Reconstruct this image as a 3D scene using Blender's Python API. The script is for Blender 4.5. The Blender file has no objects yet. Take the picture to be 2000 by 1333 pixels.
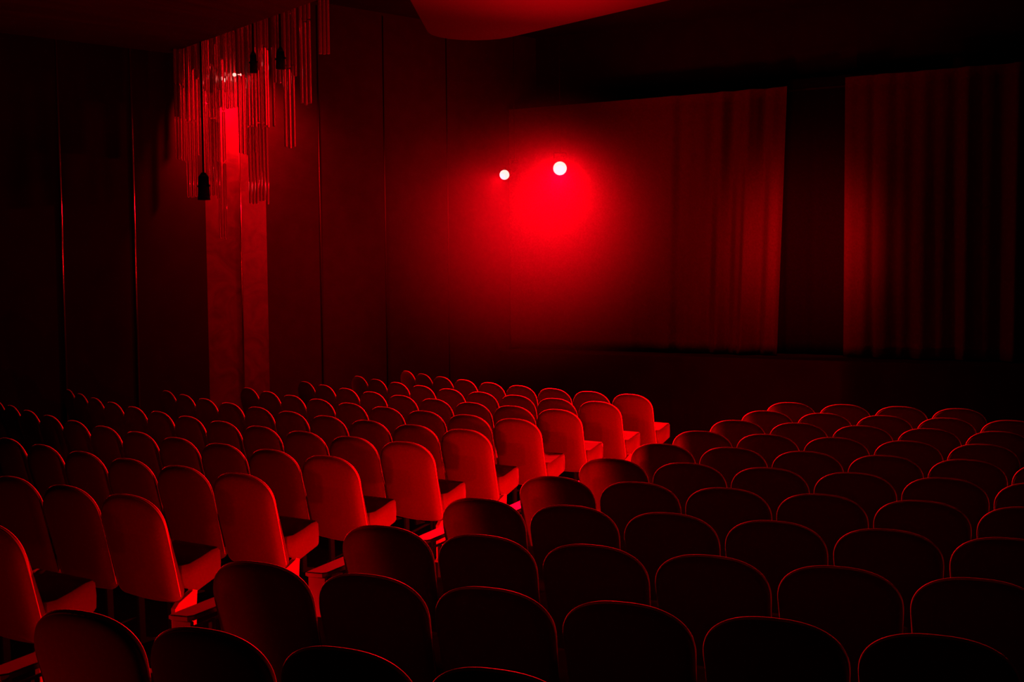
import bpy, bmesh, math, random
from mathutils import Vector, Matrix

# ------------------------------------------------------------------ camera, world, haze light, exposure
scene = bpy.context.scene
COL = scene.collection
R = math.radians
CAM_Z = 2.2271
cam_data = bpy.data.cameras.new('camera')
cam = bpy.data.objects.new('camera', cam_data)
COL.objects.link(cam)
scene.camera = cam
cam_data.sensor_width = 36.0
cam_data.lens = 2326.55 / 2000 * 36.0
cam_data.clip_start = 0.05
cam_data.clip_end = 100
cam.matrix_world = (Matrix.Translation((0, 0, CAM_Z)) @ Matrix.Rotation(0.50854, 4, 'Z')
                    @ Matrix.Rotation(math.pi / 2 - 0.05977, 4, 'X') @ Matrix.Rotation(-0.00831, 4, 'Z'))

world = bpy.data.worlds.new('dark_hall')
scene.world = world
world.use_nodes = True
world.node_tree.nodes['Background'].inputs[0].default_value = (0.0, 0.0, 0.0, 1)
world.node_tree.nodes['Background'].inputs[1].default_value = 0.0

scene.view_settings.view_transform = 'Standard'
scene.view_settings.look = 'None'
scene.view_settings.gamma = 1
scene.view_settings.exposure = 0.0
scene.view_settings.use_curve_mapping = False
scene.cycles.use_denoising = True
scene.cycles.max_bounces = 6
scene.cycles.diffuse_bounces = 1
scene.cycles.volume_bounces = 0
scene.cycles.transmission_bounces = 8
scene.cycles.caustics_reflective = False
scene.cycles.caustics_refractive = False
scene.cycles.sample_clamp_indirect = 3.0

RED = (1.0, 0.0, 0.005)


def light(name, kind, loc, power, aim=None, size=0.1, cone=90, blend=1.0, size_y=None, color=RED, spread=180):
    d = bpy.data.lights.new(name, kind)
    d.energy = power
    d.color = color
    if kind == 'AREA':
        d.shape = 'RECTANGLE'
        d.size = size
        d.size_y = size_y or size
        d.spread = R(spread)
    else:
        d.shadow_soft_size = size
    if kind == 'SPOT':
        d.spot_size = R(cone)
        d.spot_blend = blend
    o = bpy.data.objects.new(name, d)
    COL.objects.link(o)
    o.location = loc
    if aim is not None:
        o.rotation_euler = (Vector(aim) - Vector(loc)).to_track_quat('-Z', 'Y').to_euler()
    return o


LAMP_A = Vector((-8.42, 15.0, 3.62))     # smaller lamp, aimed at the left wall
LAMP_B = Vector((-7.57, 15.0, 3.665))    # larger lamp, aimed up the hall
AIM_A = Vector((-9.3, 9.5, 0.4))
AIM_B = Vector((-3.6, 7.0, -0.8))
light('lamp_light', 'SPOT', LAMP_A + (AIM_A - LAMP_A).normalized() * 0.17, 700, AIM_A, 0.05, 110, 0.8)
light('lamp_light', 'SPOT', LAMP_B + (AIM_B - LAMP_B).normalized() * 0.19, 10000, AIM_B, 0.06, 106, 1.0)
light('lamp_glow_light', 'POINT', LAMP_B + (AIM_B - LAMP_B).normalized() * 0.19, 260, size=0.08)
light('lamp_glow_light', 'POINT', LAMP_A + (AIM_A - LAMP_A).normalized() * 0.16, 70, size=0.06)
# added unseen red wash, without a fitting, lighting the curtains
light('unseen_curtain_wash', 'SPOT', (-4.45, 15.3, 2.7), 420, (-4.6, 16.5, 2.6), 0.1, 120, 1.0)
# bulb among the glass tubes
light('chandelier_bulb_light', 'SPOT', (-10.42, 11.60, 4.60), 900, (-10.93, 12.02, 4.1), 0.04, 125, 0.6)
# ------------------------------------------------------------------ helpers


def tag(o, label=None, cat=None, group=None, kind=None):
    if label: o['label'] = label
    if cat: o['category'] = cat
    if group: o['group'] = group
    if kind: o['kind'] = kind
    return o


def obj(name, bm, mat, parent=None, smooth=True, loc=None):
    me = bpy.data.meshes.new(name)
    bmesh.ops.recalc_face_normals(bm, faces=bm.faces)
    bm.to_mesh(me)
    bm.free()
    if smooth:
        for p in me.polygons:
            p.use_smooth = True
    me.materials.append(mat)
    o = bpy.data.objects.new(name, me)
    COL.objects.link(o)
    if parent is not None:
        o.parent = parent
    if loc is not None:
        o.location = loc
    return o


def empty(name, loc=(0, 0, 0), rz=0.0):
    o = bpy.data.objects.new(name, None)
    o.empty_display_size = 0.1
    COL.objects.link(o)
    o.location = loc
    o.rotation_euler = (0, 0, rz)
    return o


def box(bm, x0, x1, y0, y1, z0, z1, bevel=0.0, seg=2):
    v = [bm.verts.new((x, y, z)) for x in (x0, x1) for y in (y0, y1) for z in (z0, z1)]
    fs = [(0, 1, 3, 2), (4, 6, 7, 5), (0, 4, 5, 1), (2, 3, 7, 6), (0, 2, 6, 4), (1, 5, 7, 3)]
    faces = [bm.faces.new([v[i] for i in f]) for f in fs]
    if bevel:
        edges = list({e for f in faces for e in f.edges})
        bmesh.ops.bevel(bm, geom=edges, offset=bevel, segments=seg, affect='EDGES', profile=0.6)


def tube(bm, p0, p1, r, n=12, r1=None, caps=True):
    p0, p1 = Vector(p0), Vector(p1)
    d = (p1 - p0).normalized()
    a = d.orthogonal().normalized()
    b = d.cross(a)
    r1 = r if r1 is None else r1
    rings = []
    for p, rr in ((p0, r), (p1, r1)):
        rings.append([bm.verts.new(p + a * rr * math.cos(t) + b * rr * math.sin(t))
                      for t in (2 * math.pi * i / n for i in range(n))])
    for i in range(n):
        j = (i + 1) % n
        bm.faces.new((rings[0][i], rings[0][j], rings[1][j], rings[1][i]))
    if caps:
        bm.faces.new(rings[0][::-1])
        bm.faces.new(rings[1])


def prism_x(bm, poly, x0, x1, bevel=0.0, seg=3):
    """extrude a (y, z) polygon along x"""
    a = [bm.verts.new((x0, y, z)) for y, z in poly]
    b = [bm.verts.new((x1, y, z)) for y, z in poly]
    n = len(poly)
    fs = [bm.faces.new(a), bm.faces.new(b[::-1])]
    for i in range(n):
        j = (i + 1) % n
        fs.append(bm.faces.new((a[i], b[i], b[j], a[j])))
    if bevel:
        bmesh.ops.bevel(bm, geom=list({e for f in fs for e in f.edges}), offset=bevel, segments=seg,
                        affect='EDGES', profile=0.6)


def prism_z(bm, poly, z0, z1, bevel=0.0):
    a = [bm.verts.new((x, y, z0)) for x, y in poly]
    b = [bm.verts.new((x, y, z1)) for x, y in poly]
    n = len(poly)
    bm.faces.new(a[::-1])
    bm.faces.new(b)
    for i in range(n):
        j = (i + 1) % n
        bm.faces.new((a[i], a[j], b[j], b[i]))


# ------------------------------------------------------------------ materials
def mat(name, col, rough=0.6, metal=0.0, sheen=0.0, sheen_rough=0.4, noise=None, bump=None, spec=0.5, trans=0.0,
        emit=None, emit_strength=0.0):
    m = bpy.data.materials.new(name)
    m.use_nodes = True
    nt = m.node_tree
    b = nt.nodes['Principled BSDF']
    b.inputs['Base Color'].default_value = (*col, 1)
    b.inputs['Roughness'].default_value = rough
    b.inputs['Metallic'].default_value = metal
    b.inputs['Specular IOR Level'].default_value = spec
    b.inputs['Sheen Weight'].default_value = sheen
    b.inputs['Sheen Roughness'].default_value = sheen_rough
    b.inputs['Sheen Tint'].default_value = (1, 0.5, 0.5, 1)
    b.inputs['Transmission Weight'].default_value = trans
    if emit:
        b.inputs['Emission Color'].default_value = (*emit, 1)
        b.inputs['Emission Strength'].default_value = emit_strength
    tc = nt.nodes.new('ShaderNodeTexCoord')
    if noise:
        scale, c2, detail = noise
        n = nt.nodes.new('ShaderNodeTexNoise')
        n.inputs['Scale'].default_value = scale
        n.inputs['Detail'].default_value = detail
        nt.links.new(tc.outputs['Object'], n.inputs['Vector'])
        r = nt.nodes.new('ShaderNodeValToRGB')
        r.color_ramp.elements[0].position = 0.35
        r.color_ramp.elements[1].position = 0.65
        r.color_ramp.elements[0].color = (*col, 1)
        r.color_ramp.elements[1].color = (*c2, 1)
        nt.links.new(n.outputs['Fac'], r.inputs['Fac'])
        nt.links.new(r.outputs['Color'], b.inputs['Base Color'])
    if bump:
        scale, strength, dist = bump
        n = nt.nodes.new('ShaderNodeTexNoise')
        n.inputs['Scale'].default_value = scale
        n.inputs['Detail'].default_value = 4
        nt.links.new(tc.outputs['Object'], n.inputs['Vector'])
        bp = nt.nodes.new('ShaderNodeBump')
        bp.inputs['Strength'].default_value = strength
        bp.inputs['Distance'].default_value = dist
        nt.links.new(n.outputs['Fac'], bp.inputs['Height'])
        nt.links.new(bp.outputs['Normal'], b.inputs['Normal'])
    return m


VELVET = mat('chair_velvet', (0.11, 0.007, 0.008), 0.95, sheen=0.22, sheen_rough=0.35, noise=(60, (0.125, 0.008, 0.009), 3),
             bump=(420, 0.15, 0.002), spec=0.15)
RIMLIT_PIPING = mat('rimlit_piping', (0.8, 0.03, 0.035), 0.6, sheen=1.0, sheen_rough=0.3, spec=0.4)  # rim light put into the colour: far paler than the chair velvet
LEG_PAINT = mat('leg_paint', (0.4, 0.05, 0.05), 0.55, spec=0.4)
LEG_METAL = mat('leg_metal', (0.008, 0.005, 0.005), 0.6, spec=0.08)
DARK_METAL = mat('dark_metal', (0.02, 0.02, 0.02), 0.4, metal=0.6)
ARM_PAD = mat('armrest_lacquer', (0.23, 0.07, 0.05), 0.45, noise=(14, (0.27, 0.09, 0.06), 4))
CARPET = mat('dark_carpet', (0.012, 0.008, 0.008), 1.0, noise=(30, (0.018, 0.01, 0.01), 5), spec=0.0, bump=(300, 0.4, 0.004))
WALL = mat('wall_cloth', (0.018, 0.01, 0.01), 0.9, noise=(5, (0.022, 0.02, 0.02), 4), spec=0.1)
WALL_DARK = mat('dark_panel', (0.006, 0.004, 0.005), 0.8, noise=(3, (0.008, 0.005, 0.005), 4), spec=0.1)
CEIL = mat('ceiling_plaster', (0.024, 0.018, 0.018), 0.85, noise=(2, (0.027, 0.02, 0.02), 3), spec=0.1)
CEIL_DARK = mat('ceiling_recess', (0.01, 0.008, 0.008), 0.95, noise=(2, (0.012, 0.01, 0.01), 3), spec=0.0)
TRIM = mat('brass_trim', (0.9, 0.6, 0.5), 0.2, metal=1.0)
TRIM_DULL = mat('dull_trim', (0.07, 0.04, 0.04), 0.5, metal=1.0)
CURTAIN = mat('stage_curtain', (0.055, 0.006, 0.007), 0.9, sheen=0.05, noise=(40, (0.065, 0.035, 0.04), 3), spec=0.1)
CURTAIN_BACK = mat('back_curtain', (0.007, 0.002, 0.002), 0.95, noise=(40, (0.008, 0.02, 0.02), 3), spec=0.05)
GLASS = mat('clear_glass', (1, 0.93, 0.93), 0.05, trans=0.82, spec=0.5)
BLACK = mat('black_metal', (0.004, 0.004, 0.004), 0.7, noise=(20, (0.006, 0.005, 0.005), 2), spec=0.03)
LENS = mat('lit_lens', (0.8, 0.8, 0.8), 0.3, emit=(1.0, 0.70, 0.60), emit_strength=1.3)
BULB = mat('lit_bulb', (0.8, 0.8, 0.8), 0.3, emit=(1.0, 0.25, 0.2), emit_strength=3.0)
ADDED_STRIP = mat('added_lit_strip', (0.8, 0.1, 0.1), 0.3, emit=(1.0, 0.0, 0.01), emit_strength=2.0)  # glow for the invented aisle fittings


def marble():
    m = mat('column_marble', (0.30, 0.10, 0.09), 0.5)
    nt = m.node_tree
    b = nt.nodes['Principled BSDF']
    tc = [n for n in nt.nodes if n.type == 'TEX_COORD'][0]
    n1 = nt.nodes.new('ShaderNodeTexNoise')
    n1.inputs['Scale'].default_value = 3.0
    n1.inputs['Detail'].default_value = 8
    n1.inputs['Distortion'].default_value = 2.0
    nt.links.new(tc.outputs['Object'], n1.inputs['Vector'])
    r = nt.nodes.new('ShaderNodeValToRGB')
    e = r.color_ramp.elements
    e[0].position, e[0].color = 0.30, (0.03, 0.02, 0.02, 1)
    e[1].position, e[1].color = 0.62, (0.065, 0.04, 0.04, 1)
    nt.links.new(n1.outputs['Fac'], r.inputs['Fac'])
    nt.links.new(r.outputs['Color'], b.inputs['Base Color'])
    return m


MARBLE = marble()

# ------------------------------------------------------------------ the seating plan
PITCH, DR = 0.55, 0.92536
C_RIGHT, R_RIGHT = (-10.63326, 90.10221), 83.80247
C_LEFT, R_LEFT = (-4.13484, 21.21955), 13.78497
PH_RIGHT = [7.22471, 7.23498, 7.23667, 7.24632, 7.24177, 7.21538, 7.21511, 7.19764, 7.19512, 7.18686, 7.15732]
PH_LEFT = [-0.957, -0.971, -0.98691, -1.02165, -1.00092, -1.03888, -1.06621, -1.11258, -1.11061, -1.15034]


def floor_z(k):
    return -0.02048 * (k - 5) + 0.00063 * (k - 5) ** 2


def seat_place(block, k, c):
    if block == 'right':
        C, rad, s = C_RIGHT, R_RIGHT - DR * (k - 5), PH_RIGHT[k - 1] + c * PITCH
    else:
        C, rad, s = C_LEFT, R_LEFT - DR * (k - 5), PH_LEFT[k - 1] - c * PITCH
    al = s / rad
    return (C[0] + rad * math.sin(al), C[1] - rad * math.cos(al), floor_z(k)), al


def floor_height(x, y):
    kl = 5 + (R_LEFT - math.hypot(x - C_LEFT[0], y - C_LEFT[1])) / DR
    kr = 5 + (R_RIGHT - math.hypot(x - C_RIGHT[0], y - C_RIGHT[1])) / DR
    kl, kr = min(max(kl, -3), 14), min(max(kr, -3), 14)
    t = min(max((x + 4.8) / 1.0, 0), 1)
    return floor_z(kl) * (1 - t) + floor_z(kr) * t


# ------------------------------------------------------------------ one chair
HALF, CURVE, EXPO = 0.2637, 0.1877, 2.4715
TOP, BOT = 0.9125, 0.288
LEAN = R(14)
PIPE = 0.009


def back_outline(inset=0.0, n=40):
    """outline of the backrest in its own plane: (x, s) with s = 0 at the top edge, running right -> over the top -> left -> bottom"""
    a, b = HALF - inset, CURVE - inset
    pts = []
    for i in range(n + 1):
        t = math.pi * i / n
        c, s = math.cos(t), math.sin(t)
        x = a * math.copysign(abs(c) ** (2 / EXPO), c)
        z = b * (abs(s) ** (2 / EXPO)) - CURVE
        pts.append((x, z))
    L = (TOP - BOT) / math.cos(LEAN) - inset
    rc = 0.05
    ab = a * 0.96
    left = []
    m = 6
    for i in range(1, m + 1):
        f = i / m
        left.append((-(a + (ab - a) * f), -CURVE + (-(L - rc) + CURVE) * f))
    for i in range(1, 6):
        t = math.pi / 2 * i / 5
        left.append((-(ab - rc) - rc * math.cos(t), -(L - rc) - rc * math.sin(t)))
    bottom = [((-(ab - rc)) + 2 * (ab - rc) * i / 8, -L - 0.012 * math.sin(math.pi * i / 8)) for i in range(1, 8)]
    right = [(-x, z) for x, z in reversed(left)]
    return pts + left + bottom + right


def plane_pt(x, s, t):
    """x across, s up the lean, t out of the rear face"""
    return Vector((x, -s * math.sin(LEAN) - t * math.cos(LEAN), TOP + s * math.cos(LEAN) - t * math.sin(LEAN)))


def make_back_mesh():
    bm = bmesh.new()
    out = back_outline(PIPE * 0.6)
    cx, cs = 0.0, -0.33
    # rings: (scale towards centre, rear offset), front centre to rear centre
    rings = [(0.25, -0.105), (0.55, -0.100), (0.80, -0.090), (0.93, -0.075), (0.98, -0.058), (0.995, -0.044), (1.0, -0.034), (0.996, -0.026),
             (0.985, -0.018), (0.965, -0.010), (0.94, -0.003), (0.90, 0.003), (0.80, 0.010), (0.55, 0.016), (0.25, 0.018)]
    loops = []
    for sc, t in rings:
        loop = []
        for x, s in out:
            xx, ss = cx + (x - cx) * sc, cs + (s - cs) * sc
            tt = t
            if t < -0.03:                       # cushion gets thicker towards the seat
                tt = t * (0.62 + 0.5 * min(1, max(0, -ss / 0.6)))
            loop.append(bm.verts.new(plane_pt(xx, ss, tt)))
        loops.append(loop)
    n = len(out)
    for a, b in zip(loops, loops[1:]):
        for i in range(n):
            j = (i + 1) % n
            bm.faces.new((a[i], a[j], b[j], b[i]))
    for loop, t in ((loops[0], -0.106 * 0.87), (loops[-1], 0.0195)):
        c = bm.verts.new(plane_pt(cx, cs, t))
        for i in range(n):
            bm.faces.new((loop[i], loop[(i + 1) % n], c))
    return bm


def make_piping_mesh():
    bm = bmesh.new()
    out = back_outline(PIPE)
    n = len(out)
    pts = [plane_pt(x, s, -0.036) for x, s in out]
    nrm = Vector((0, -math.cos(LEAN), -math.sin(LEAN)))
    loops = []
    for i in range(n):
        d = (pts[(i + 1) % n] - pts[i - 1]).normalized()
        rad = PIPE * (1 - 0.5 * min(1, max(0, (-out[i][1] - 0.13) / 0.17)))  # thinner down the sides, so the painted rim light fades there
        u = d.cross(nrm).normalized()
        loops.append([bm.verts.new(pts[i] + (u * math.cos(t) + nrm * math.sin(t)) * rad)
                      for t in (2 * math.pi * q / 8 for q in range(8))])
    for i in range(n):
        a, b = loops[i], loops[(i + 1) % n]
        for q in range(8):
            bm.faces.new((a[q], a[(q + 1) % 8], b[(q + 1) % 8], b[q]))
    return bm


SEAT_SIDE = [(0.185, 0.515), (0.24, 0.515), (0.33, 0.535), (0.42, 0.562), (0.465, 0.566), (0.482, 0.548), (0.488, 0.48), (0.484, 0.415),
             (0.470, 0.400), (0.385, 0.372), (0.305, 0.345), (0.265, 0.360), (0.235, 0.372), (0.205, 0.392), (0.190, 0.44)]


def make_seat_mesh():
    bm = bmesh.new()
    xs = [(-0.250, 0.965), (-0.244, 0.985), (-0.232, 1.0), (-0.12, 1.0), (0, 1.0), (0.12, 1.0), (0.232, 1.0), (0.244, 0.985), (0.250, 0.965)]
    cy, cz = 0.35, 0.46
    loops = []
    for x, sc in xs:
        dip = 0.014 * (1 - (abs(x) / 0.25) ** 2)
        loop = []
        for y, z in SEAT_SIDE:
            yy, zz = cy + (y - cy) * sc, cz + (z - cz) * sc
            if z > 0.5 and y < 0.45:
                zz -= dip
            loop.append(bm.verts.new((x, yy, zz)))
        loops.append(loop)
    n = len(SEAT_SIDE)
    for a, b in zip(loops, loops[1:]):
        for i in range(n):
            j = (i + 1) % n
            bm.faces.new((a[i], b[i], b[j], a[j]))
    bm.faces.new(loops[0])
    bm.faces.new(loops[-1][::-1])
    return bm


def make_end_panel_mesh():
    bm = bmesh.new()
    x0, x1 = 0.212, 0.247
    poly = [(0.135, 0.278), (0.166, 0.308), (0.268, 0.350), (0.270, 0.385), (0.308, 0.385), (0.292, 0.24), (0.284, 0.02), (0.33, 0.0),
            (0.10, 0.0), (0.145, 0.02)]
    prism_x(bm, poly, x0, x1, 0.004, 2)
    return bm


def make_leg_mesh(side):
    bm = bmesh.new()
    x0 = 0.115 if side > 0 else -0.145
    prism_x(bm, [(0.20, 0.0), (0.19, 0.34), (0.215, 0.395), (0.235, 0.36), (0.235, 0.03), (0.32, 0.012), (0.32, 0.0)], x0, x0 + 0.022, 0.004, 2)
    return bm


def make_hinge_mesh():
    bm = bmesh.new()
    tube(bm, (-0.235, 0.235, 0.405), (0.235, 0.235, 0.405), 0.012, 10)
    box(bm, -0.20, -0.17, 0.175, 0.25, 0.37, 0.41, 0.004)
    box(bm, 0.17, 0.20, 0.175, 0.25, 0.37, 0.41, 0.004)
    return bm


def make_armrest(root):
    """aisle armrest left of the end chair: pad on an open box"""
    bm = bmesh.new()
    poly = [(-0.392, -0.075), (-0.300, -0.065), (-0.282, -0.04), (-0.274, 0.40), (-0.29, 0.42), (-0.375, 0.42), (-0.392, 0.40)]
    prism_z(bm, poly, 0.652, 0.677)
    bmesh.ops.bevel(bm, geom=[e for e in bm.edges if abs(e.verts[0].co.z - e.verts[1].co.z) < 1e-5], offset=0.005, segments=2, affect='EDGES')
    a = obj('armrest', bm, ARM_PAD, root, smooth=False)
    bm = bmesh.new()
    prism_x(bm, [(-0.062, 0.0), (-0.062, 0.651), (-0.04, 0.651), (-0.04, 0.0)], -0.385, -0.285, 0.004, 2)
    obj('end_board', bm, ARM_PAD, a, smooth=False)
    bm = bmesh.new()
    box(bm, -0.292, -0.280, -0.038, 0.40, 0.618, 0.630, 0.002)
    obj('rail', bm, ARM_PAD, a, smooth=False)
    bm = bmesh.new()
    box(bm, -0.300, -0.280, 0.075, 0.10, 0.0, 0.617, 0.003)
    box(bm, -0.385, -0.285, 0.385, 0.40, 0.0, 0.651, 0.003)
    obj('post', bm, ARM_PAD, a, smooth=False)
    return a


def make_chair():
    root = empty('theatre_chair')
    b = obj('backrest', make_back_mesh(), VELVET, root)
    obj('piping', make_piping_mesh(), RIMLIT_PIPING, b)
    obj('seat', make_seat_mesh(), VELVET, root)
    obj('leg', make_leg_mesh(1), LEG_METAL, root, smooth=False)
    obj('leg', make_leg_mesh(-1), LEG_METAL, root, smooth=False)
    obj('hinge', make_hinge_mesh(), DARK_METAL, root, smooth=False)
    return root


def copy_tree(o, parent=None):
    c = o.copy()
    COL.objects.link(c)
    c.parent = parent
    for ch in list(o.children):
        copy_tree(ch, c)
    return c


bpy.context.view_layer.update()
ORD = ['first', 'second', 'third', 'fourth', 'fifth', 'sixth', 'seventh', 'eighth', 'ninth', 'tenth', 'eleventh', 'twelfth']
chair = make_chair()
arm_chair = copy_tree(chair)
make_armrest(arm_chair)
end_chair = copy_tree(chair)
obj('end_panel', make_end_panel_mesh(), LEG_PAINT, end_chair, smooth=False)
used = {'plain': False, 'arm': False, 'end': False}
N_LEFT = {1: 1, 2: 4, 3: 7, 4: 11, 5: 12, 6: 10, 7: 9, 8: 9, 9: 9, 10: 9}
N_RIGHT = {1: 4, 2: 6, 3: 6, 4: 6, 5: 6, 6: 6, 7: 6, 8: 5, 9: 5, 10: 5, 11: 4}


def put_chair(block, k, c):
    key = 'plain' if c else ('arm' if block == 'right' else 'end')
    src = {'plain': chair, 'arm': arm_chair, 'end': end_chair}[key]
    if used[key]:
        o = copy_tree(src)
    else:
        o, used[key] = src, True
    loc, al = seat_place(block, k, c)
    o.location = loc
    o.rotation_euler = (0, 0, al)
    rowtxt = ORD[k - 1]
    if block == 'left':
        if c == 0:
            lab = f'red velvet chair at the aisle end of the left block, {rowtxt} row from the camera'
        else:
            lab = f'dim velvet chair of the left block, {rowtxt} row from camera, {ORD[c]} from the aisle'
        grp = 'velvet chairs of the left block'
    else:
        if c == 0:
            lab = f'velvet chair with aisle armrest, right block, {rowtxt} row from the camera'
        else:
            lab = f'dark velvet chair of the right block, {rowtxt} row from camera, {ORD[c]} from the aisle'
        grp = 'velvet chairs of the right block'
    tag(o, lab, 'chair', grp)
    return o


for k in range(1, 11):
    for c in range(N_LEFT[k]):
        put_chair('left', k, c)
for k in range(1, 12):
    for c in range(N_RIGHT[k]):
        put_chair('right', k, c)

# ------------------------------------------------------------------ low aisle lights, with fittings invented for the unseen source
AISLE_POWER = [0.22, 0.5, 1.0, 1.5, 2.2, 2.4, 2.4, 2.2, 2.0, 1.8, 1.6]
for k in range(1, 12):
    loc, al = seat_place('right', k, 0)
    root = Matrix.Translation(loc) @ Matrix.Rotation(al, 4, 'Z')
    bm = bmesh.new()
    box(bm, -0.60, -0.42, 0.0, 0.36, 0.0, 0.05, 0.004)
    o = obj('added_aisle_light', bm, BLACK, smooth=False)
    o.matrix_world = root
    bm = bmesh.new()
    box(bm, -0.59, -0.55, 0.02, 0.34, 0.051, 0.056)
    obj('added_diffuser', bm, ADDED_STRIP, o, smooth=False)
    tag(o, f'invented low floor light in the aisle beside the {ORD[k-1]} right-block row from the camera', 'light', 'invented aisle lights beside the right block')
    light('unseen_aisle_light', 'SPOT', root @ Vector((-0.57 if k < 6 else -0.50, 0.18, 0.10)), AISLE_POWER[k - 1] * 58, root @ Vector((-1.33, 0.98, 0.60)), 0.03, 176, 0.6)

# added light without a fitting, for the nearest right-block chair at the aisle
light('unseen_aisle_light', 'SPOT', (-3.98, 2.1, 0.22), 12, (-4.6, 3.0, 0.75), 0.03, 176, 0.6)

# ------------------------------------------------------------------ the room
bm = bmesh.new()
xs = [-14 + 0.5 * i for i in range(37)]
ys = [-3 + 0.5 * i for i in range(41)]
g = [[bm.verts.new((x, y, floor_height(x, y))) for y in ys] for x in xs]
for i in range(len(xs) - 1):
    for j in range(len(ys) - 1):
        bm.faces.new((g[i][j], g[i + 1][j], g[i + 1][j + 1], g[i][j + 1]))
tag(obj('floor', bm, CARPET), kind='structure')


def wx(y):      # the slanting left wall
    return -11.8 + (y - 9.5) * 0.35


def wall_strip(bm, p, q, th, z0, z1):
    p, q = Vector(p), Vector(q)
    d = (q - p).normalized()
    n = Vector((-d.y, d.x)) * th
    prism_z(bm, [tuple(p), tuple(q), tuple(q + n), tuple(p + n)], z0, z1)


bm = bmesh.new()
wall_strip(bm, (wx(2.0), 2.0), (wx(11.66), 11.66), 0.25, -0.3, 6.4)
tag(obj('wall_left', bm, WALL_DARK, smooth=False), kind='structure')
bm = bmesh.new()
wall_strip(bm, (wx(12.5), 12.5), (wx(17.4), 17.4), 0.25, -0.3, 6.4)
tag(obj('wall_side', bm, WALL, smooth=False), kind='structure')
# column: two marble faces meeting at a shallow ridge
e0, e1, em = Vector((wx(11.66), 11.66)), Vector((wx(12.5), 12.5)), Vector((wx(12.08) + 0.06, 12.08))
bm = bmesh.new()
prism_z(bm, [tuple(e0), tuple(em), tuple(e1), (e1.x - 0.25, e1.y + 0.1), (e0.x - 0.25, e0.y + 0.1)], -0.3, 6.4)
tag(obj('column', bm, MARBLE, smooth=False), kind='structure')
n = 0
for y, r in ((9.88, 0.013), (10.74, 0.013), (12.08, 0.012), (13.30, 0.008), (14.35, 0.008), (15.45, 0.008)):
    n += 1
    bm = bmesh.new()
    off = 0.068 if y == 12.08 else 0.006
    tube(bm, (wx(y) + off, y, -0.1), (wx(y) + off, y, 5.9), r, 12)
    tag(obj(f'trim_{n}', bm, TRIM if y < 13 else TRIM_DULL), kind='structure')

bm = bmesh.new()
box(bm, -10.5, 5.0, 17.2, 17.5, -0.4, 6.4)
tag(obj('wall_front', bm, WALL_DARK, smooth=False), kind='structure')
bm = bmesh.new()
box(bm, 4.4, 4.7, -3, 17.3, -0.4, 6.4)
tag(obj('wall_right', bm, WALL_DARK, smooth=False), kind='structure')
bm = bmesh.new()
box(bm, -14.0, 4.7, -3.2, -2.95, -0.4, 6.4)
tag(obj('wall_back', bm, WALL_DARK, smooth=False), kind='structure')
bm = bmesh.new()
box(bm, -14.5, 4.9, -3.2, 17.5, 5.95, 6.1)
tag(obj('ceiling', bm, CEIL_DARK, smooth=False), kind='structure')


def rounded(poly, radii, seg=8):
    out = []
    n = len(poly)
    for i, (p, r) in enumerate(zip(poly, radii)):
        p = Vector(p)
        if r <= 0:
            out.append(tuple(p))
            continue
        a, b = (Vector(poly[i - 1]) - p).normalized(), (Vector(poly[(i + 1) % n]) - p).normalized()
        ang = a.angle(b)
        d = r / math.tan(ang / 2)
        s, e = p + a * d, p + b * d
        c = p + (a + b).normalized() * (r / math.sin(ang / 2))
        v0, v1 = s - c, e - c
        tot = v0.angle_signed(v1)
        for q in range(seg + 1):
            t = -tot * q / seg
            out.append((c.x + v0.x * math.cos(t) - v0.y * math.sin(t), c.y + v0.x * math.sin(t) + v0.y * math.cos(t)))
    return out


bm = bmesh.new()
prism_z(bm, rounded([(-11.19, 11.24), (-7.55, 9.78), (-6.9, 5.0), (-13.37, 5.0)], [0, 0.4, 0, 0]), 5.0, 5.5)
tag(obj('ceiling_panel', bm, CEIL, smooth=False), 'dim red lowered ceiling slab in the upper left corner above the glass tubes', 'ceiling panel', 'lowered ceiling slabs')
bm = bmesh.new()
prism_z(bm, rounded([(-6.55, 9.6), (-8.30, 13.05), (-0.5, 10.25), (-0.5, 7.6)], [0.3, 0.55, 0, 0]), 5.0, 5.4)
tag(obj('ceiling_panel', bm, CEIL, smooth=False), 'brighter red lowered ceiling slab with rounded corner at the top centre', 'ceiling panel', 'lowered ceiling slabs')
# ribbed step along the front edge of the slab
for i in range(4):
    bm = bmesh.new()
    d = 0.18 + 0.13 * i
    wall_strip(bm, (-7.5 + 0.33 * d, 12.86 + 0.94 * d), (-0.5 + 0.33 * d, 10.35 + 0.94 * d), 0.05, 5.25 + 0.06 * i, 5.33 + 0.06 * i)
    tag(obj(f'trim_{n+1+i}', bm, CEIL_DARK, smooth=False), kind='structure')

# stage
bm = bmesh.new()
box(bm, -9.08, 4.35, 15.9, 17.19, -0.35, 0.98, 0.01)
tag(obj('stage', bm, WALL_DARK, smooth=False), 'black low stage front below the red curtains', 'stage')


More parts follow.
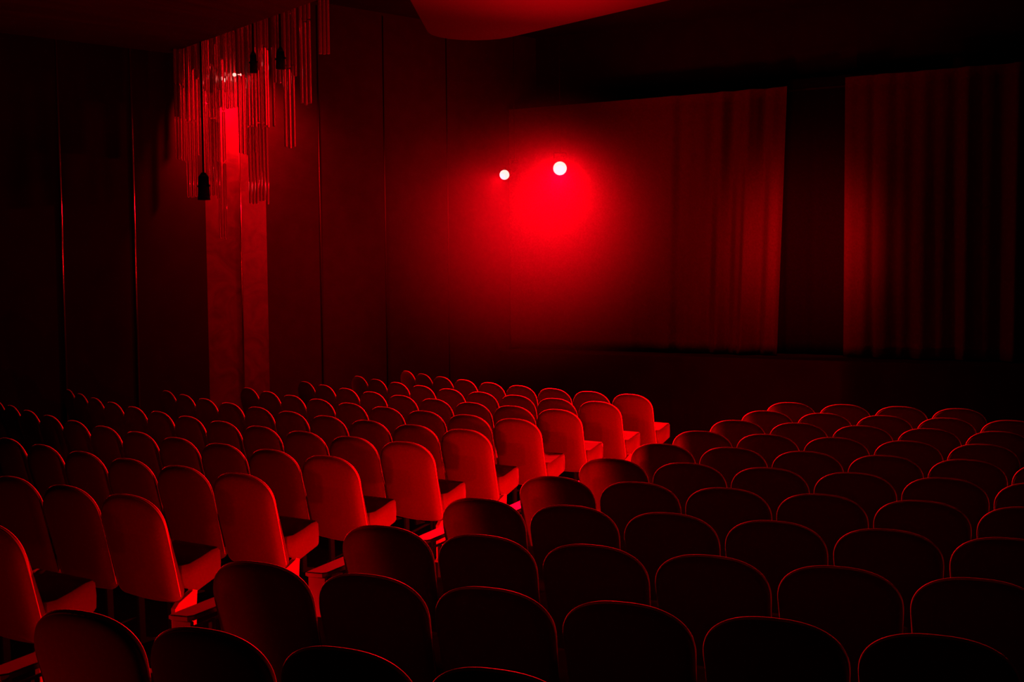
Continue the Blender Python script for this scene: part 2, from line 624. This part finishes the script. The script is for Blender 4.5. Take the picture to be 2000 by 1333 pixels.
# ------------------------------------------------------------------ curtains
def curtain_mesh(x0, x1, y, ztop0, ztop1, zbot, folds, seed, lean0=0.0, lean1=0.0, step=0.012):
    rnd = random.Random(seed)
    bm = bmesh.new()
    nx = int((x1 - x0) / step)
    nz = 24
    ph = [rnd.uniform(0, 6.28) for _ in range(8)]
    rows = []
    for j in range(nz + 1):
        v = j / nz
        row = []
        for i in range(nx + 1):
            u = i / nx
            x = x0 + (x1 - x0) * u
            zt = ztop0 + (ztop1 - ztop0) * u
            z = zbot + (zt - zbot) * v
            amp = folds(u) * (0.55 + 0.45 * (1 - v))
            w = x * 6.28
            d = (math.sin(w * 2.1 + ph[0] + 1.2 * math.sin(w * 0.45 + ph[3])) * 0.5
                 + math.sin(w * 3.7 + ph[1] + 1.5 * math.sin(w * 0.31 + ph[4])) * 0.35
                 + max(0, math.sin(w * 1.13 + ph[2] + math.sin(w * 0.6 + ph[5]))) ** 6 * 0.9)
            d += 0.15 * math.sin(w * 0.9 + 3 * v + ph[6])
            sk = (lean0 * (1 - u) + lean1 * u) * (1 - v)
            row.append(bm.verts.new((x + sk, y - amp * d, z)))
        rows.append(row)
    for a, b in zip(rows, rows[1:]):
        for i in range(nx):
            bm.faces.new((a[i], a[i + 1], b[i + 1], b[i]))
    r = bmesh.ops.solidify(bm, geom=bm.faces[:], thickness=0.006)
    return bm


o = obj('stage_curtain', curtain_mesh(-9.22, -4.77, 16.5, 4.74, 4.74, 0.995, lambda u: 0.008 + 0.085 * min(1, max(0, (u - 0.45) / 0.4)), 3, 0, -0.12), CURTAIN)
tag(o, 'long red curtain left of the dark gap, smooth then folded, behind the spotlights', 'curtain', 'red stage curtains')
o = obj('stage_curtain', curtain_mesh(-3.99, 1.4, 16.5, 4.80, 4.80, 0.995, lambda u: 0.065, 8, 0.0, 0), CURTAIN)
tag(o, 'folded red curtain right of the dark gap at the right edge', 'curtain', 'red stage curtains')
o = obj('back_curtain', curtain_mesh(-5.6, -3.2, 16.95, 4.9, 4.9, 0.995, lambda u: 0.04, 5), CURTAIN_BACK)
tag(o, 'nearly black curtain hanging in the gap between the two red curtains', 'curtain')
bm = bmesh.new()
tube(bm, (-9.2, 16.60, 4.70), (4.3, 16.60, 4.70), 0.02, 8)
tag(obj('curtain_rail', bm, BLACK), 'black rail along the top of the red stage curtains', 'rail')


# ------------------------------------------------------------------ stage spotlights
def spotlight(loc, aim, r, label):
    root = empty('spotlight', loc)
    tag(root, label, 'spotlight', 'lit stage spotlights')
    root.rotation_euler = (0, 0, 0)
    d = (Vector(aim) - Vector(loc)).normalized()
    bm = bmesh.new()
    tube(bm, d * -0.26, d * -0.02, r * 0.8, 24, r * 1.02)
    tube(bm, d * -0.02, d * 0.03, r * 1.05, 24, r * 1.05, caps=False)
    obj('housing', bm, BLACK, root)
    bm = bmesh.new()
    bmesh.ops.create_uvsphere(bm, u_segments=32, v_segments=16, radius=r)
    for v in bm.verts:
        v.co = d * 0.07 + v.co
    obj('lens', bm, LENS, root)
    bm = bmesh.new()
    side = d.cross(Vector((0, 0, 1))).normalized()
    for s in (-1, 1):
        tube(bm, side * s * r * 0.9 + d * -0.2, side * s * r * 0.9 + d * -0.2 + Vector((0, 0, r * 1.2)), 0.005, 8)
    tube(bm, side * -r * 0.9 + d * -0.2 + Vector((0, 0, r * 1.2)), side * r * 0.9 + d * -0.2 + Vector((0, 0, r * 1.2)), 0.005, 8)
    obj('yoke', bm, BLACK, root, smooth=False)
    bm = bmesh.new()
    tube(bm, Vector((0, 0, r * 1.2)) + d * -0.2, Vector((0, 0, 5.95 - loc[2])) + d * -0.2, 0.004, 6)
    obj('hanging_rod', bm, BLACK, root, smooth=False)


spotlight(LAMP_A, AIM_A, 0.070, 'smaller lit spotlight disc on the left, its beam falling down left')
spotlight(LAMP_B, AIM_B, 0.095, 'larger lit spotlight disc on the right in the brightest red glow')

# ------------------------------------------------------------------ glass tube chandelier
TUBES = [[-10.928, 11.059, 3.636], [-10.924, 11.107, 3.637], [-10.852, 11.086, 3.619], [-10.945, 11.233, 3.615], [-10.831, 11.146, 3.167], [-10.758, 11.137, 3.161], [-10.661, 11.104, 3.164], [-10.541, 11.04, 3.667], [-10.619, 11.22, 3.692], [-10.527, 11.131, 3.383], [-10.362, 11.016, 3.347], [-10.448, 11.167, 3.349], [-10.457, 11.24, 3.392], [-10.353, 11.187, 3.355], [-10.258, 10.945, 3.151], [-10.223, 10.97, 3.155], [-10.255, 11.065, 3.122], [-10.291, 11.125, 2.646], [-10.271, 11.193, 2.634], [-10.561, 11.249, 4.245], [-10.374, 11.116, 4.239], [-10.379, 11.186, 4.246], [-10.168, 11.023, 4.218], [-10.4, 11.341, 4.285], [-10.057, 11.031, 4.196], [-10.119, 11.165, 4.22], [-10.163, 11.279, 4.245], [-10.341, 11.544, 4.296], [-10.954, 11.112, 4.164], [-10.954, 11.188, 4.169], [-10.868, 11.176, 4.137], [-10.823, 11.208, 4.147], [-10.884, 11.351, 4.19], [-10.7, 11.236, 4.158], [-10.782, 11.401, 4.162], [-10.651, 11.342, 4.161], [-9.858, 11.024, 3.652], [-9.78, 11.003, 3.635], [-10.029, 11.353, 3.663], [-9.941, 11.323, 3.656], [-9.67, 11.084, 3.655], [-9.908, 11.244, 3.06], [-9.731, 11.103, 3.04], [-9.757, 11.193, 3.051], [-9.64, 11.121, 3.074], [-9.649, 11.192, 3.081], [-9.603, 11.199, 3.039], [-9.22, 10.93, 4.425], [-9.129, 10.894, 4.405], [-9.235, 11.095, 4.431], [-9.019, 10.859, 3.663], [-9.16, 11.102, 3.676], [-8.926, 10.893, 3.663], [-8.804, 10.785, 4.445], [-8.911, 11.018, 4.486], [-8.624, 10.672, 4.115], [-8.654, 10.781, 4.106], [-8.578, 10.76, 4.12], [-8.545, 10.918, 4.688], [-8.589, 11.046, 4.709], [-8.281, 10.719, 4.633], [-9.474, 10.869, 3.919], [-9.491, 10.995, 3.91], [-9.625, 11.263, 3.964], [-9.312, 11.005, 3.93], [-10.277, 10.885, 4.411], [-10.215, 10.933, 4.38], [-10.113, 10.941, 4.413], [-10.427, 11.4, 4.47], [-10.396, 11.488, 4.486], [-10.292, 11.497, 4.466]]
root = empty('glass_chandelier', (-10.0, 11.1, 5.85))
tag(root, 'chandelier of long hanging glass tubes glowing red before the marble column', 'chandelier')
bm = bmesh.new()
prism_z(bm, [(-11.05, 10.95), (-8.3, 10.45), (-8.1, 11.05), (-10.2, 11.75), (-10.95, 11.5)], 5.86, 5.93)
for v in bm.verts:
    v.co -= Vector((-10.0, 11.1, 5.85))
obj('ceiling_plate', bm, BLACK, root, smooth=False)
rnd = random.Random(7)


def glass_tube(x, y, z0, z1, r=0.020):
    bm = bmesh.new()
    n = 14
    prof = [(r * 0.5, z0), (r * 0.92, z0 + 0.006), (r, z0 + 0.016), (r, z1 - 0.01), (r * 0.7, z1)]
    loops = [[bm.verts.new((x + q * math.cos(2 * math.pi * i / n) + 10.0, y + q * math.sin(2 * math.pi * i / n) - 11.1, z - 5.85))
              for i in range(n)] for q, z in prof]
    for a, b in zip(loops, loops[1:]):
        for i in range(n):
            j = (i + 1) % n
            bm.faces.new((a[i], a[j], b[j], b[i]))
    bm.faces.new(loops[0][::-1])
    bm.faces.new(loops[-1])
    return bm


for x, y, zb in TUBES:
    z = zb
    first = True
    t = None
    while z < 5.2:
        L = 0.93 if first else rnd.choice([0.93, 0.93, 0.62])
        z1 = min(z + L, 5.82)
        bm = glass_tube(x, y, z, z1) if first else None
        if first:
            # the whole string of tubes on one wire is one part: lower tube plus those above it
            t_bm = bm
        else:
            tmp = glass_tube(x, y, z, z1)
            me = bpy.data.meshes.new('tmp')
            tmp.to_mesh(me)
            tmp.free()
            t_bm.from_mesh(me)
            bpy.data.meshes.remove(me)
        first = False
        z = z1 + 0.012
    t = obj('glass_tube', t_bm, GLASS, root)
for nm, q in (('bulb', (-10.038, 11.146, 4.619)), ('bulb', (-9.993, 11.187, 4.621)), ('bulb', (-10.33, 11.30, 4.60))):
    bm = bmesh.new()
    bmesh.ops.create_uvsphere(bm, u_segments=16, v_segments=10, radius=0.022 if nm == 'bulb' else 0.03)
    for v in bm.verts:
        v.co += Vector(q) - Vector((-10.0, 11.1, 5.85))
    obj(nm, bm, BULB, root)


def black_fixture(loc, w, h, label, top=5.94):
    o = empty('hanging_fixture', loc)
    tag(o, label, 'fixture')
    bm = bmesh.new()
    tube(bm, (0, 0, -h / 2), (0, 0, h / 2), w, 20, w * 0.8)
    tube(bm, (0, 0, h / 2), (0, 0, h / 2 + 0.05), w * 0.8, 20, w * 0.3)
    obj('housing', bm, BLACK, o)
    bm = bmesh.new()
    tube(bm, (0, 0, h / 2), (0, 0, top - loc[2]), 0.012, 8)
    obj('rod', bm, BLACK, o, smooth=False)
    bm = bmesh.new()
    tube(bm, (-w * 1.3, 0, h * 0.1), (w * 1.3, 0, h * 0.1), 0.012, 8)
    obj('bracket', bm, BLACK, o, smooth=False)


black_fixture((-8.851, 10.587, 4.60), 0.055, 0.19, 'small black lamp housing hanging at the right of the glass tubes')
black_fixture((-9.407, 10.77, 4.637), 0.045, 0.20, 'small black lamp housing hanging in the middle of the glass tubes')
black_fixture((-10.326, 10.88, 3.245), 0.075, 0.28, 'black lamp housing hanging low before the lit glass tubes')

# ------------------------------------------------------------------ haze
HAZE_C, HAZE_R = Vector((-7.6, 13.65, 2.75)), Vector((2.65, 2.7, 2.2))
m = bpy.data.materials.new('stage_haze')
m.use_nodes = True
nt = m.node_tree
nt.nodes.remove(nt.nodes['Principled BSDF'])
vs = nt.nodes.new('ShaderNodeVolumeScatter')
vs.inputs['Color'].default_value = (1, 1, 1, 1)
vs.inputs['Anisotropy'].default_value = 0.2
tc = nt.nodes.new('ShaderNodeTexCoord')
ln = nt.nodes.new('ShaderNodeVectorMath')
ln.operation = 'LENGTH'
nt.links.new(tc.outputs['Object'], ln.inputs[0])
mr = nt.nodes.new('ShaderNodeMapRange')
mr.interpolation_type = 'SMOOTHSTEP'
mr.inputs['From Min'].default_value = 0.0
mr.inputs['From Max'].default_value = 1.0
mr.inputs['To Min'].default_value = HAZE_DENSITY = 0.016
mr.inputs['To Max'].default_value = 0.0
nt.links.new(ln.outputs['Value'], mr.inputs['Value'])
nt.links.new(mr.outputs['Result'], vs.inputs['Density'])
nt.links.new(vs.outputs['Volume'], nt.nodes['Material Output'].inputs['Volume'])
bm = bmesh.new()
bmesh.ops.create_uvsphere(bm, u_segments=48, v_segments=24, radius=1.0)
o = obj('haze', bm, m)
o.location = HAZE_C
o.scale = HAZE_R
tag(o, 'thin smoky haze glowing red round the two spotlights', 'haze', kind='stuff')
